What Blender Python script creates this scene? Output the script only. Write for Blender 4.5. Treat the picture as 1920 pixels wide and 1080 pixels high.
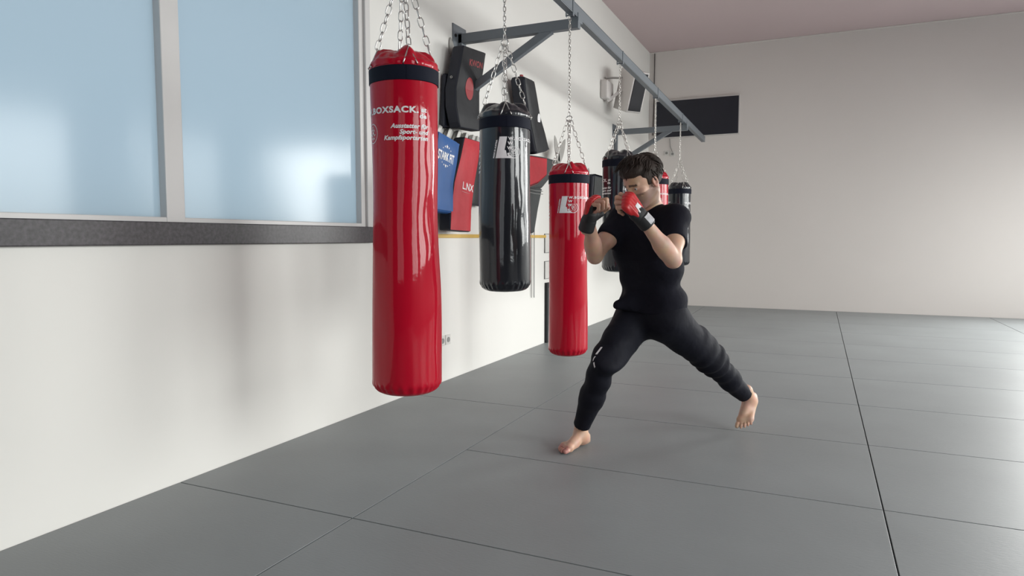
import bpy, bmesh, math, random
import numpy as np
from mathutils import Vector, Matrix
random.seed(7); rng = np.random.RandomState(7)
for o in list(bpy.data.objects): bpy.data.objects.remove(o)
scn = bpy.context.scene
C = scn.collection
PI = math.pi

# ------------------------------------------------------------------ camera
YAW = math.radians(24.262); PITCH = math.radians(4.2265)
CX, CH = 2.715, 1.15
cd = bpy.data.cameras.new('camera'); cam = bpy.data.objects.new('camera', cd); C.objects.link(cam)
cd.sensor_width = 36; cd.lens = 1272 * 36 / 1920; cd.clip_start = 0.05; cd.clip_end = 200
cam.location = (CX, 0, CH); cam.rotation_euler = (PI/2 - PITCH, 0, YAW)
scn.camera = cam

# ------------------------------------------------------------------ world, exposure, daylight
scn.view_settings.view_transform = 'Standard'
scn.view_settings.look = 'None'
scn.view_settings.gamma = 1
scn.view_settings.use_curve_mapping = False
scn.view_settings.exposure = 0.38
w = bpy.data.worlds.new('sky'); scn.world = w; w.use_nodes = True
w.node_tree.nodes['Background'].inputs[0].default_value = (0.74, 0.86, 0.95, 1)
w.node_tree.nodes['Background'].inputs[1].default_value = 0.6

def area(name, loc, direction, sx, sy, power, col, spread=180):
    l = bpy.data.lights.new(name, 'AREA'); l.shape = 'RECTANGLE'; l.size = sx; l.size_y = sy
    l.energy = power; l.color = col; l.spread = math.radians(spread)
    o = bpy.data.objects.new(name, l); C.objects.link(o); o.location = loc
    o.rotation_euler = Vector(direction).to_track_quat('-Z', 'Y').to_euler()
    return o
XR, YB, YE, ZC = 8.0, -3.5, 11.75, 4.29     # right wall, back wall, end wall, ceiling
WINR = [(-2.2, 0.6), (1.6, 4.0), (5.4, 7.8), (8.4, 11.0)]      # windows in the right wall, y ranges
WZ0, WZ1 = 0.9, 3.1
for (a, b), p in zip(WINR, (66, 84, 96, 96)):
    area('daylight', (XR + 0.10, (a+b)/2, (WZ0+WZ1)/2), (-1, 0, -0.55), b-a, WZ1-WZ0, p, (0.985, 1.0, 0.975), 115)
area('daylight', (6.85, YE + 0.10, (WZ0+WZ1)/2), (-0.25, -1, -0.45), 1.9, WZ1-WZ0, 200, (0.985, 1.0, 0.975), 135)
area('daylight', (2.9, YB - 0.10, 1.9), (0, 1, 0), 2.6, 2.0, 10, (1.0, 0.97, 0.93))

# ------------------------------------------------------------------ materials
def mat(name, col, rough=0.5, metal=0.0, coat=0.0, coat_rough=0.05, bump=None, spec=0.5, noise_col=None, sheen=0.0):
    m = bpy.data.materials.new(name); m.use_nodes = True
    nt = m.node_tree; b = nt.nodes['Principled BSDF']
    b.inputs['Base Color'].default_value = (*col, 1); b.inputs['Roughness'].default_value = rough
    b.inputs['Metallic'].default_value = metal; b.inputs['Coat Weight'].default_value = coat
    b.inputs['Coat Roughness'].default_value = coat_rough; b.inputs['Specular IOR Level'].default_value = spec
    b.inputs['Sheen Weight'].default_value = sheen
    tc = nt.nodes.new('ShaderNodeTexCoord')
    if noise_col:
        (scale, amt, vec) = noise_col
        mp = nt.nodes.new('ShaderNodeMapping'); mp.inputs['Scale'].default_value = vec
        nt.links.new(tc.outputs['Object'], mp.inputs[0])
        n = nt.nodes.new('ShaderNodeTexNoise'); n.inputs['Scale'].default_value = scale; n.inputs['Detail'].default_value = 4
        nt.links.new(mp.outputs[0], n.inputs['Vector'])
        r = nt.nodes.new('ShaderNodeValToRGB'); r.color_ramp.elements[0].position = 0.3; r.color_ramp.elements[1].position = 0.7
        r.color_ramp.elements[0].color = (*[c*(1-amt) for c in col], 1)
        r.color_ramp.elements[1].color = (*[min(1, c*(1+amt)) for c in col], 1)
        nt.links.new(n.outputs['Fac'], r.inputs[0]); nt.links.new(r.outputs[0], b.inputs['Base Color'])
    if bump:
        prev = None
        for (scale, strength, dist, vec, detail) in bump:
            mp = nt.nodes.new('ShaderNodeMapping'); mp.inputs['Scale'].default_value = vec
            nt.links.new(tc.outputs['Object'], mp.inputs[0])
            n = nt.nodes.new('ShaderNodeTexNoise'); n.inputs['Scale'].default_value = scale; n.inputs['Detail'].default_value = detail
            nt.links.new(mp.outputs[0], n.inputs['Vector'])
            bp = nt.nodes.new('ShaderNodeBump'); bp.inputs['Strength'].default_value = strength; bp.inputs['Distance'].default_value = dist
            nt.links.new(n.outputs['Fac'], bp.inputs['Height'])
            if prev: nt.links.new(prev.outputs[0], bp.inputs['Normal'])
            prev = bp
        nt.links.new(prev.outputs[0], b.inputs['Normal'])
        if coat: nt.links.new(prev.outputs[0], b.inputs['Coat Normal'])
    return m
VB = [(3.5, 0.8, 0.016, (1, 1, 0.55), 1.5), (16, 0.16, 0.004, (1, 1, 0.8), 3)]
M = dict(
    wall=mat('plaster_white', (0.755, 0.745, 0.710), 0.75, bump=[(180, 0.06, 0.001, (1, 1, 1), 2)], noise_col=(0.8, 0.02, (1, 1, 1))),
    ceil=mat('ceiling_paint', (0.62, 0.50, 0.505), 0.85, noise_col=(0.5, 0.02, (1, 1, 1))),
    endwall=mat('end_wall_paint', (0.74, 0.70, 0.67), 0.8, noise_col=(0.5, 0.02, (1, 1, 1))),
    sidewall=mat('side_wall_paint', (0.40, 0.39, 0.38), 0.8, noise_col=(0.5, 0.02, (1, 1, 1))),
    backwall=mat('back_wall_dark', (0.06, 0.06, 0.065), 0.8, noise_col=(0.5, 0.02, (1, 1, 1))),
    mat=mat('mat_vinyl', (0.225, 0.242, 0.248), 0.45, spec=0.4, bump=[(30, 0.35, 0.002, (1, 5, 1), 4), (3, 0.15, 0.003, (1, 1, 1), 2)], noise_col=(1.6, 0.06, (1, 1, 1))),
    under=mat('subfloor_dark', (0.02, 0.02, 0.02), 0.9, noise_col=(5, 0.1, (1, 1, 1))),
    red=mat('red_vinyl', (0.44, 0.000, 0.016), 0.45, spec=0.08, coat=0.55, coat_rough=0.06, bump=VB),
    blk=mat('black_vinyl', (0.008, 0.010, 0.016), 0.35, spec=0.2, coat=0.9, coat_rough=0.05, bump=VB),
    web=mat('webbing_black', (0.006, 0.008, 0.018), 0.7, spec=0.15, bump=[(400, 0.3, 0.001, (1, 1, 3), 2)]),
    white=mat('print_white', (0.78, 0.77, 0.78), 0.45, noise_col=(30, 0.05, (1, 1, 1))),
    chain=mat('chain_zinc', (0.62, 0.60, 0.57), 0.28, metal=1.0, noise_col=(20, 0.15, (1, 1, 1))),
    steel=mat('steel_grey_paint', (0.155, 0.175, 0.195), 0.45, noise_col=(2, 0.05, (1, 1, 1))),
    bolt=mat('bolt_dark', (0.03, 0.03, 0.03), 0.4, metal=0.5, noise_col=(10, 0.1, (1, 1, 1))),
    padblk=mat('pad_black_leather', (0.022, 0.023, 0.026), 0.48, spec=0.2, bump=[(6, 0.5, 0.01, (1, 1, 1), 3), (90, 0.2, 0.001, (1, 1, 1), 3)], noise_col=(6, 0.15, (1, 1, 1))),
    padside=mat('pad_navy_black', (0.008, 0.010, 0.020), 0.6, noise_col=(6, 0.15, (1, 1, 1))),
    padred=mat('pad_red_leather', (0.46, 0.022, 0.034), 0.5, spec=0.2, bump=[(7, 0.6, 0.012, (1, 1, 1), 3)], noise_col=(5, 0.08, (1, 1, 1))),
    padblue=mat('pad_blue_leather', (0.025, 0.10, 0.30), 0.45, spec=0.2, bump=[(6, 0.4, 0.01, (1, 1, 1), 3)], noise_col=(5, 0.08, (1, 1, 1))),
    padgrey=mat('pad_grey_leather', (0.05, 0.055, 0.056), 0.5, spec=0.2, bump=[(7, 0.6, 0.012, (1, 1, 1), 3)], noise_col=(5, 0.08, (1, 1, 1))),
    logored=mat('print_red', (0.30, 0.022, 0.028), 0.5, noise_col=(30, 0.05, (1, 1, 1))),
    alu=mat('brushed_aluminium', (0.42, 0.41, 0.39), 0.42, metal=0.6, noise_col=(8, 0.1, (1, 1, 1))),
    yellow=mat('yellow_rail', (0.62, 0.40, 0.08), 0.5, noise_col=(8, 0.05, (1, 1, 1))),
    pvc=mat('window_pvc_white', (0.62, 0.61, 0.60), 0.35, noise_col=(3, 0.02, (1, 1, 1))),
    granite=mat('dark_granite', (0.045, 0.040, 0.045), 0.4, noise_col=(60, 0.5, (1, 1, 1))),
    spk=mat('speaker_white', (0.66, 0.63, 0.61), 0.5, noise_col=(3, 0.02, (1, 1, 1))),
    grille=mat('speaker_grille', (0.02, 0.02, 0.025), 0.7, bump=[(300, 0.5, 0.001, (1, 1, 1), 1)]),
    screen=mat('black_panel', (0.010, 0.012, 0.022), 0.35, noise_col=(2, 0.1, (1, 1, 1))),
    plastic=mat('socket_plastic', (0.66, 0.65, 0.62), 0.4, noise_col=(10, 0.02, (1, 1, 1))),
    cable=mat('cable_dark', (0.05, 0.04, 0.04), 0.5, noise_col=(10, 0.1, (1, 1, 1))),
    cablegrey=mat('cord_grey', (0.25, 0.25, 0.24), 0.6, noise_col=(10, 0.1, (1, 1, 1))),
    shirt=mat('black_cotton', (0.006, 0.006, 0.012), 0.85, spec=0.2, bump=[(9, 0.6, 0.02, (1, 1, 1), 3)], noise_col=(4, 0.1, (1, 1, 1))),
    pants=mat('black_polyester', (0.005, 0.0055, 0.011), 0.75, spec=0.2, bump=[(8, 0.6, 0.02, (1, 1, 1), 3)], noise_col=(4, 0.1, (1, 1, 1))),
    glovered=mat('glove_red', (0.50, 0.015, 0.02), 0.4, bump=[(40, 0.3, 0.004, (1, 1, 1), 3)], noise_col=(20, 0.08, (1, 1, 1))),
    gloveblk=mat('glove_black', (0.012, 0.012, 0.014), 0.6, bump=[(60, 0.3, 0.003, (1, 1, 1), 3)], noise_col=(20, 0.1, (1, 1, 1))),
    silver=mat('label_silver', (0.50, 0.50, 0.52), 0.35, noise_col=(60, 0.25, (1, 1, 1))),
    hair=mat('hair_dark_brown', (0.030, 0.020, 0.016), 0.62, spec=0.25, bump=[(60, 0.6, 0.004, (3, 1, 1), 3)], noise_col=(20, 0.35, (1, 1, 1))),
    eye=mat('eye_white', (0.55, 0.52, 0.50), 0.2, noise_col=(10, 0.02, (1, 1, 1))),
    iris=mat('eye_iris', (0.03, 0.015, 0.01), 0.15, noise_col=(10, 0.1, (1, 1, 1))),
)
# skin: colour attribute (stubble, lips, toes) over a mottled base
ms = bpy.data.materials.new('skin'); ms.use_nodes = True; nt = ms.node_tree; b = nt.nodes['Principled BSDF']
at = nt.nodes.new('ShaderNodeAttribute'); at.attribute_name = 'tint'
nz = nt.nodes.new('ShaderNodeTexNoise'); nz.inputs['Scale'].default_value = 25; nz.inputs['Detail'].default_value = 4
mx = nt.nodes.new('ShaderNodeMix'); mx.data_type = 'RGBA'; mx.blend_type = 'MULTIPLY'; mx.inputs['Factor'].default_value = 0.35
nt.links.new(at.outputs['Color'], mx.inputs[6]); nt.links.new(nz.outputs['Color'], mx.inputs[7])
nt.links.new(mx.outputs[2], b.inputs['Base Color']); b.inputs['Roughness'].default_value = 0.5
b.inputs['Subsurface Weight'].default_value = 0.08; b.inputs['Subsurface Radius'].default_value = (0.01, 0.004, 0.002)
M['skin'] = ms
# window pane: frosted film lit by the sky outside
mf = bpy.data.materials.new('frosted_glass'); mf.use_nodes = True; nt = mf.node_tree; nt.nodes.clear()
out = nt.nodes.new('ShaderNodeOutputMaterial'); tr = nt.nodes.new('ShaderNodeBsdfTranslucent'); tr.inputs[0].default_value = (0.86, 0.93, 0.97, 1)
gl = nt.nodes.new('ShaderNodeBsdfGlossy'); gl.inputs['Roughness'].default_value = 0.15
mix = nt.nodes.new('ShaderNodeMixShader'); mix.inputs[0].default_value = 0.03
nt.links.new(tr.outputs[0], mix.inputs[1]); nt.links.new(gl.outputs[0], mix.inputs[2]); nt.links.new(mix.outputs[0], out.inputs[0])
M['frost'] = mf

# ------------------------------------------------------------------ object helpers
def obj(name, me, m, parent=None, smooth=False):
    if isinstance(me, bmesh.types.BMesh):
        b = me; me = bpy.data.meshes.new(name); b.normal_update(); b.to_mesh(me); b.free()
    o = bpy.data.objects.new(name, me); C.objects.link(o)
    if m is not None:
        me.materials.clear(); me.materials.append(m)
    if smooth: me.polygons.foreach_set('use_smooth', [True]*len(me.polygons))
    if parent is not None: o.parent = parent
    return o
def thing(name, label, cat, loc=(0, 0, 0), rotz=0, group=None):
    o = bpy.data.objects.new(name, None); C.objects.link(o); o.empty_display_size = 0.1
    o.location = loc; o.rotation_euler = (0, 0, rotz); o['label'] = label; o['category'] = cat
    if group: o['group'] = group
    return o
def tag(o, label, cat, group=None):
    o['label'] = label; o['category'] = cat
    if group: o['group'] = group
    return o
def struct(name, me, m, label=None):
    o = obj(name, me, m); o['kind'] = 'structure'
    if label: o['label'] = label
    return o
def bx(b, x0, x1, y0, y1, z0, z1, bev=0):
    r = bmesh.ops.create_cube(b, size=1)
    vs = r['verts']
    for v in vs:
        v.co = Vector(((x0+x1)/2 + v.co.x*(x1-x0), (y0+y1)/2 + v.co.y*(y1-y0), (z0+z1)/2 + v.co.z*(z1-z0)))
    if bev:
        es = list({e for v in vs for e in v.link_edges})
        bmesh.ops.bevel(b, geom=es, offset=bev, segments=2, affect='EDGES', profile=0.5)
    return b
def box(*a, bev=0): return bx(bmesh.new(), *a, bev=bev)
def beam_bm(p, q, w_, h_, bev=0.004, b=None):
    """rectangular bar from p to q; w_ across (horizontal), h_ high"""
    b = b or bmesh.new(); p = Vector(p); q = Vector(q); d = q-p; L = d.length; z = d.normalized()
    s = z.cross(Vector((0, 0, 1)))
    s = s.normalized() if s.length > 1e-4 else Vector((1, 0, 0))
    u = s.cross(z).normalized()
    r = bmesh.ops.create_cube(b, size=1); vs = r['verts']
    for v in vs: v.co = (p+q)/2 + s*v.co.x*w_ + u*v.co.y*h_ + z*v.co.z*L
    if bev:
        es = list({e for v in vs for e in v.link_edges})
        bmesh.ops.bevel(b, geom=es, offset=bev, segments=2, affect='EDGES', profile=0.5)
    return b
def tube(b, pts, r, n=8, closed=False, cap=True):
    pts = [Vector(p) for p in pts]; N = len(pts); rings = []
    rr = r if isinstance(r, (list, tuple)) else [r]*N
    ref = None
    for i, p in enumerate(pts):
        if closed: t = pts[(i+1) % N] - pts[i-1]
        else: t = pts[min(i+1, N-1)] - pts[max(i-1, 0)]
        t.normalize()
        if ref is None:
            ref = t.orthogonal().normalized()
        ref = (ref - t*ref.dot(t)).normalized(); s = t.cross(ref)
        rings.append([b.verts.new(p + (ref*math.cos(2*PI*k/n) + s*math.sin(2*PI*k/n))*rr[i]) for k in range(n)])
    for i in range(N if closed else N-1):
        A = rings[i]; B = rings[(i+1) % N]
        off = 0
        if closed and i == N-1:
            off = min(range(n), key=lambda q: sum((A[k].co-B[(k+q) % n].co).length for k in range(n)))
        for k in range(n):
            b.faces.new((A[k], A[(k+1) % n], B[(k+1+off) % n], B[(k+off) % n]))
    if cap and not closed:
        b.faces.new(rings[0][::-1]); b.faces.new(rings[-1])
    return b
def prism(poly, x0, x1, bev=0.0, seg=2, b=None):
    """(y,z) outline extruded from x0 to x1"""
    b = b or bmesh.new()
    v0 = [b.verts.new((x0, y, z)) for y, z in poly]; v1 = [b.verts.new((x1, y, z)) for y, z in poly]
    n = len(poly); fs = [b.faces.new(v0), b.faces.new(v1[::-1])]
    for i in range(n): fs.append(b.faces.new((v0[i], v1[i], v1[(i+1) % n], v0[(i+1) % n])))
    bmesh.ops.recalc_face_normals(b, faces=fs)
    if bev:
        es = list({e for v in v0+v1 for e in v.link_edges})
        bmesh.ops.bevel(b, geom=es, offset=bev, segments=seg, affect='EDGES', profile=0.5)
    return b

# ------------------------------------------------------------------ the setting
# floor of vinyl mats: a strip of 2 m mats along the wall, then 2 x 1 m mats across
fb = bmesh.new(); g = 0.0030; P1 = 0.9915
def mats(x0, x1, ys):
    for a, c in zip(ys[:-1], ys[1:]):
        bx(fb, x0+g, x1-g, max(a, YB)+g, min(c, YE)-g, -0.04, 0.0, bev=0.0012)
mats(0.0, 1.0, [2.205 + 2*P1*k for k in range(-3, 5)] + [YE])
for x0 in (1.0, 3.0, 5.0, 7.0):
    mats(x0, min(x0+2, XR), [2.205 + P1*k for k in range(-6, 10)] + [YE])
nf = len(fb.faces); bx(fb, 0, XR, YB, YE, -0.10, -0.018); fb.faces.ensure_lookup_table()
for f in fb.faces[nf:]: f.material_index = 1
fo = struct('floor', fb, M['mat'], 'grey vinyl training mats covering the whole floor')
fo.data.materials.append(M['under'])
# left wall with a window opening
wb = bmesh.new(); Wy0, Wy1, Wz0, Wz1, T = 0.95, 3.76, 1.20, 3.45, 0.28
bx(wb, -T, 0, YB-0.3, Wy0, -0.1, ZC); bx(wb, -T, 0, Wy1, YE+0.3, -0.1, ZC)
bx(wb, -T, 0, Wy0, Wy1, -0.1, Wz0); bx(wb, -T, 0, Wy0, Wy1, Wz1, ZC)
struct('wall_left', wb, M['wall'])
wb = bmesh.new(); bx(wb, 0, 5.9, YE, YE+0.3, -0.1, ZC); bx(wb, 7.8, XR, YE, YE+0.3, -0.1, ZC); bx(wb, 5.9, 7.8, YE, YE+0.3, -0.1, WZ0); bx(wb, 5.9, 7.8, YE, YE+0.3, WZ1, ZC)
struct('wall_end', wb, M['endwall'])
f = bmesh.new()
for xx in (5.93, 6.85, 7.77): bx(f, xx-0.03, xx+0.03, YE+0.01, YE+0.08, WZ0, WZ1, bev=0.004)
for zz in (WZ0+0.03, WZ1-0.03): bx(f, 5.9, 7.8, YE+0.012, YE+0.078, zz-0.03, zz+0.03, bev=0.004)
struct('window_7', f, M['pvc'])
struct('ceiling', box(-T, XR+0.3, YB-0.3, YE+0.3, ZC, ZC+0.2), M['ceil'])
wb = bmesh.new(); ys = [YB-0.3] + [v for p in WINR for v in p] + [YE+0.3]
for i in range(0, len(ys), 2): bx(wb, XR, XR+0.3, ys[i], ys[i+1], -0.1, ZC)
for a, c in WINR: bx(wb, XR, XR+0.3, a, c, -0.1, WZ0); bx(wb, XR, XR+0.3, a, c, WZ1, ZC)
struct('wall_right', wb, M['sidewall'])
wb = bmesh.new()
bx(wb, 0, 1.6, YB-0.3, YB, -0.1, ZC); bx(wb, 4.2, XR, YB-0.3, YB, -0.1, ZC); bx(wb, 1.6, 4.2, YB-0.3, YB, -0.1, 0.9); bx(wb, 1.6, 4.2, YB-0.3, YB, 2.9, ZC)
struct('wall_back', wb, M['backwall'])
# window 1 (left wall): white frame, frosted panes, dark stone sill
wf = bmesh.new()
for y0, y1, x0, x1 in ((Wy0, Wy0+0.10, -0.09, 0.012), (Wy1-0.10, Wy1-0.055, -0.09, -0.012), (Wy1-0.055, Wy1, -0.09, 0.006), (2.20, 2.30, -0.09, -0.01)):
    bx(wf, x0, x1, y0, y1, Wz0+0.02, Wz1, bev=0.005)
bx(wf, -0.088, -0.014, Wy0, Wy1, Wz0+0.02, Wz0+0.045, bev=0.004); bx(wf, -0.088, -0.014, Wy0, Wy1, Wz1-0.10, Wz1, bev=0.004)
wo = struct('window_1', wf, M['pvc'], 'white framed window in the left wall with frosted panes')
obj('window_pane', box(-0.062, -0.054, Wy0+0.05, Wy1-0.05, Wz0+0.04, Wz1-0.05), M['frost'], wo)
obj('window_sill', box(-0.10, 0.035, Wy0-0.04, Wy1-0.02, 1.118, 1.222, bev=0.004), M['granite'], wo)
# slab added outside, out of view, to block sky from the upper left window
struct('shade_slab', box(-2.4, -T, 0.0, 6.0, 3.0, 3.2), M['endwall'], 'added unseen slab outside that shades the upper window')
struct('trim_1', box(0.0, 0.014, 3.80, 6.90, 1.150, 1.180, bev=0.003), M['yellow'], 'thin yellow rail running along the white wall')
struct('trim_2', box(0.0, XR, YE-0.02, YE, ZC-0.02, ZC, bev=0.004), M['endwall'], 'thin strip where the end wall meets the ceiling')
for i, (a, c) in enumerate(WINR):
    f = bmesh.new(); n = 3
    for k in range(n+1):
        yy = a + (c-a)*k/n; bx(f, XR+0.01, XR+0.08, yy-0.035, yy+0.035, WZ0, WZ1, bev=0.004)
    for zz in (WZ0+0.03, WZ1-0.03, 2.45): bx(f, XR+0.012, XR+0.078, a, c, zz-0.03, zz+0.03, bev=0.004)
    struct('window_%d' % (i+2), f, M['pvc'])
f = bmesh.new()
for xx in (1.6, 2.9, 4.2): bx(f, xx-0.04, xx+0.04, YB-0.08, YB-0.01, 0.9, 2.9, bev=0.004)
for zz in (0.93, 2.87): bx(f, 1.6, 4.2, YB-0.078, YB-0.012, zz-0.03, zz+0.03, bev=0.004)
struct('window_6', f, M['pvc'])

# ------------------------------------------------------------------ steel rig
BX = 1.0
def bz(y): return 2.80 - 0.021*(y-4.94)      # underside of the beam
bt = thing('mounting_beam', 'long grey steel beam running along the wall, carrying the punching bags', 'steel beam', (BX, 0.3, bz(0.3)))
bm = beam_bm((0, 0, 0.04), (0, 11.2-0.3, bz(11.2)-bz(0.3)+0.04), 0.05, 0.08)
obj('rail', bm, M['steel'], bt)
for y in (4.99, 9.60):
    bq = bmesh.new(); bx(bq, -0.032, 0.032, y-0.3-0.05, y-0.3+0.05, bz(y)-bz(0.3)-0.035, bz(y)-bz(0.3)+0.03, bev=0.004)
    obj('joint_bracket', bq, M['steel'], bt)
def bracket(y, zt, label):
    t = thing('steel_bracket', label, 'bracket', (0, y, zt))
    obj('arm', beam_bm((0.008, 0, -0.045), (BX+0.03, 0, -0.045), 0.06, 0.075), M['steel'], t)
    obj('brace', beam_bm((0.012, 0, -0.51), (0.80, 0, -0.065), 0.052, 0.06), M['steel'], t)
    obj('upright', box(0.004, 0.044, -0.03, 0.03, -0.75, 0.0, bev=0.003), M['steel'], t)
    obj('wall_plate', box(0.0, 0.010, -0.11, 0.11, -0.12, 0.06, bev=0.002), M['steel'], t)
    for sy in (-0.075, 0.075):
        b = bmesh.new(); bmesh.ops.create_cone(b, cap_ends=True, segments=6, radius1=0.013, radius2=0.013, depth=0.012, matrix=Matrix.Translation((0.014, sy, -0.03)) @ Matrix.Rotation(PI/2, 4, 'Y'))
        obj('bolt', b, M['bolt'], t)
    return t
bracket(4.97, bz(4.97)+0.0, 'grey steel wall bracket with diagonal brace, above the black pad with a red dot')
bracket(9.60, bz(9.6)+0.0, 'far grey steel wall bracket with diagonal brace, behind the boxer\'s head')

# ------------------------------------------------------------------ punching bags
def link_mesh(pitch, rw, r, wire, b, origin, axis, rot):
    axis = axis.normalized(); s = axis.orthogonal().normalized(); t = axis.cross(s)
    s2 = s*math.cos(rot) + t*math.sin(rot)
    n = 5; pts = []; L = pitch/2 + wire*0.9 - rw
    for k in range(n): a = PI*k/(n-1); pts.append(origin + s2*math.cos(a)*rw + axis*(L + math.sin(a)*rw))
    for k in range(n): a = PI + PI*k/(n-1); pts.append(origin + s2*math.cos(a)*rw + axis*(-L + math.sin(a)*rw))
    tube(b, pts, wire, n=6, closed=True)
def chain(p, q, pitch, wire, rot0=0.0):
    b = bmesh.new(); p = Vector(p); q = Vector(q); d = q-p; n = max(1, round(d.length/pitch)); pt = d.length/n
    for i in range(n): link_mesh(pt, pitch*0.27, 0, wire, b, p + d*((i+0.5)/n), d, rot0 + (PI/2 if i % 2 else 0))
    return b
def text_mesh(s, size, bold=0.0, shear=0.0, spacing=1.0, align='LEFT'):
    cu = bpy.data.curves.new('t', 'FONT'); cu.body = s; cu.size = size; cu.offset = bold; cu.shear = shear
    cu.space_character = spacing; cu.align_x = align; cu.resolution_u = 3
    o = bpy.data.objects.new('t', cu); C.objects.link(o); bpy.context.view_layer.update()
    dg = bpy.context.evaluated_depsgraph_get(); me = bpy.data.meshes.new_from_object(o.evaluated_get(dg))
    bpy.data.objects.remove(o); bpy.data.curves.remove(cu)
    b = bmesh.new(); b.from_mesh(me); bpy.data.meshes.remove(me); return b
def merge(dst, src, M4=None):
    if M4 is not None: bmesh.ops.transform(src, matrix=M4, verts=src.verts)
    vm = {v: dst.verts.new(v.co) for v in src.verts}
    for f in src.faces:
        try: dst.faces.new([vm[v] for v in f.verts])
        except ValueError: pass
    src.free(); return dst
def polyg(b, pts):
    b.faces.new([b.verts.new((x, y, 0)) for x, y in pts])
def ring2d(b, cx, cy, r0, r1, a0=0, a1=2*PI, n=28):
    for k in range(n):
        t0 = a0+(a1-a0)*k/n; t1 = a0+(a1-a0)*(k+1)/n
        polyg(b, [(cx+r0*math.cos(t0), cy+r0*math.sin(t0)), (cx+r1*math.cos(t0), cy+r1*math.sin(t0)), (cx+r1*math.cos(t1), cy+r1*math.sin(t1)), (cx+r0*math.cos(t1), cy+r0*math.sin(t1))])
def emblem(b, cx, cy, r):
    ring2d(b, cx, cy, r*0.93, r)
    for (x, y, s, ang) in ((-0.2, 0.35, 0.28, 0.3), (0.25, 0.3, 0.22, 1.2), (-0.35, -0.1, 0.25, 2.0), (0.05, 0.0, 0.3, 0.8), (0.4, -0.15, 0.2, 0.1), (-0.1, -0.45, 0.28, 1.7), (0.28, -0.5, 0.18, 2.6), (0.0, 0.62, 0.16, 0.0)):
        pts = []
        for k in range(9):
            a = 2*PI*k/9; rr = s*r*(0.75 + 0.35*math.sin(3*a+ang*5))
            px, py = rr*math.cos(a), rr*0.6*math.sin(a)
            pts.append((cx+x*r+px*math.cos(ang)-py*math.sin(ang), cy+y*r+px*math.sin(ang)+py*math.cos(ang)))
        polyg(b, pts)
def cut(b, step=0.012):
    """slice a flat mesh finely so it can bend round the bag"""
    xs = [v.co.x for v in b.verts]; x = min(xs)+step
    while x < max(xs):
        bmesh.ops.bisect_plane(b, geom=b.verts[:]+b.edges[:]+b.faces[:], plane_co=(x, 0, 0), plane_no=(1, 0, 0)); x += step
    return b
def prints():
    """flat artwork: the L logo (x from 0) and the text block (right edge at TR)"""
    b = bmesh.new()
    polyg(b, [(0.0, 0.0), (0.0, 0.0)] if False else [(0.0, 0.0), (0.024, 0.122), (0.067, 0.122), (0.052, 0.046), (0.046, 0.012), (0.044, 0.0)])
    polyg(b, [(0.046, 0.012), (0.052, 0.046), (0.060, 0.044), (0.066, 0.014)])
    polyg(b, [(0.044, 0.0), (0.046, 0.012), (0.066, 0.014), (0.075, 0.008), (0.098, 0.006), (0.112, 0.0)])
    ring2d(b, 0.106, 0.038, 0.0345, 0.038, -PI/2, PI*0.30)
    emblem(b, 0.104, 0.040, 0.026)
    for k, (x, y, s) in enumerate(((0.078, 0.012, 0.008), (0.087, 0.010, 0.006), (0.074, 0.024, 0.007))):
        polyg(b, [(x+s*math.cos(a*PI/4), y+s*math.sin(a*PI/4)) for a in range(8)])
    merge(b, text_mesh('W.BOXSACK.at', 0.0235, 0.0011, spacing=1.22), Matrix.Translation((0.074, 0.104, 0)) @ Matrix.Scale(1.15, 4, (1, 0, 0)))
    for z in (0.077, 0.050): merge(b, text_mesh('W', 0.0235, 0.0011), Matrix.Translation((0.074 - (0.104-z)*0.12, z, 0)) @ Matrix.Scale(1.15, 4, (1, 0, 0)))
    merge(b, text_mesh('MADE IN AUSTRIA', 0.0125, 0.0005, spacing=1.02), Matrix.Translation((-0.008, 0.0, 0)) @ Matrix.Rotation(math.radians(79), 4, 'Z'))
    cut(b)
    TR = 0.0; S = Matrix.Scale(1.22, 4, (1, 0, 0))
    t = merge(bmesh.new(), text_mesh('W.BOXSACK', 0.036, 0.0016, spacing=1.14, align='RIGHT'), Matrix.Translation((TR-0.056, 0, 0)) @ S)
    merge(t, text_mesh('.', 0.038, 0.002), Matrix.Translation((TR-0.052, 0, 0)))
    merge(t, text_mesh('at', 0.028, 0.0012, align='RIGHT'), Matrix.Translation((TR-0.006, 0.005, 0)) @ S)
    merge(t, text_mesh('de', 0.028, 0.0012, align='RIGHT'), Matrix.Translation((TR-0.006, -0.022, 0)) @ S)
    u = bmesh.new()
    for s, y in (('Ausstatter für', -0.066), ('Sport- und', -0.091), ('Kampfsportarten', -0.116)):
        merge(u, text_mesh(s, 0.0262, 0.0010, shear=0.25, spacing=1.02, align='RIGHT'), Matrix.Translation((TR, y, 0)) @ Matrix.Scale(1.1, 4, (1, 0, 0)))
    e = bmesh.new(); emblem(e, TR-0.285, -0.082, 0.043)
    return b, cut(t), cut(u), cut(e)
def smooth01(t): t = max(0.0, min(1.0, t)); return t*t*(3-2*t)
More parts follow.
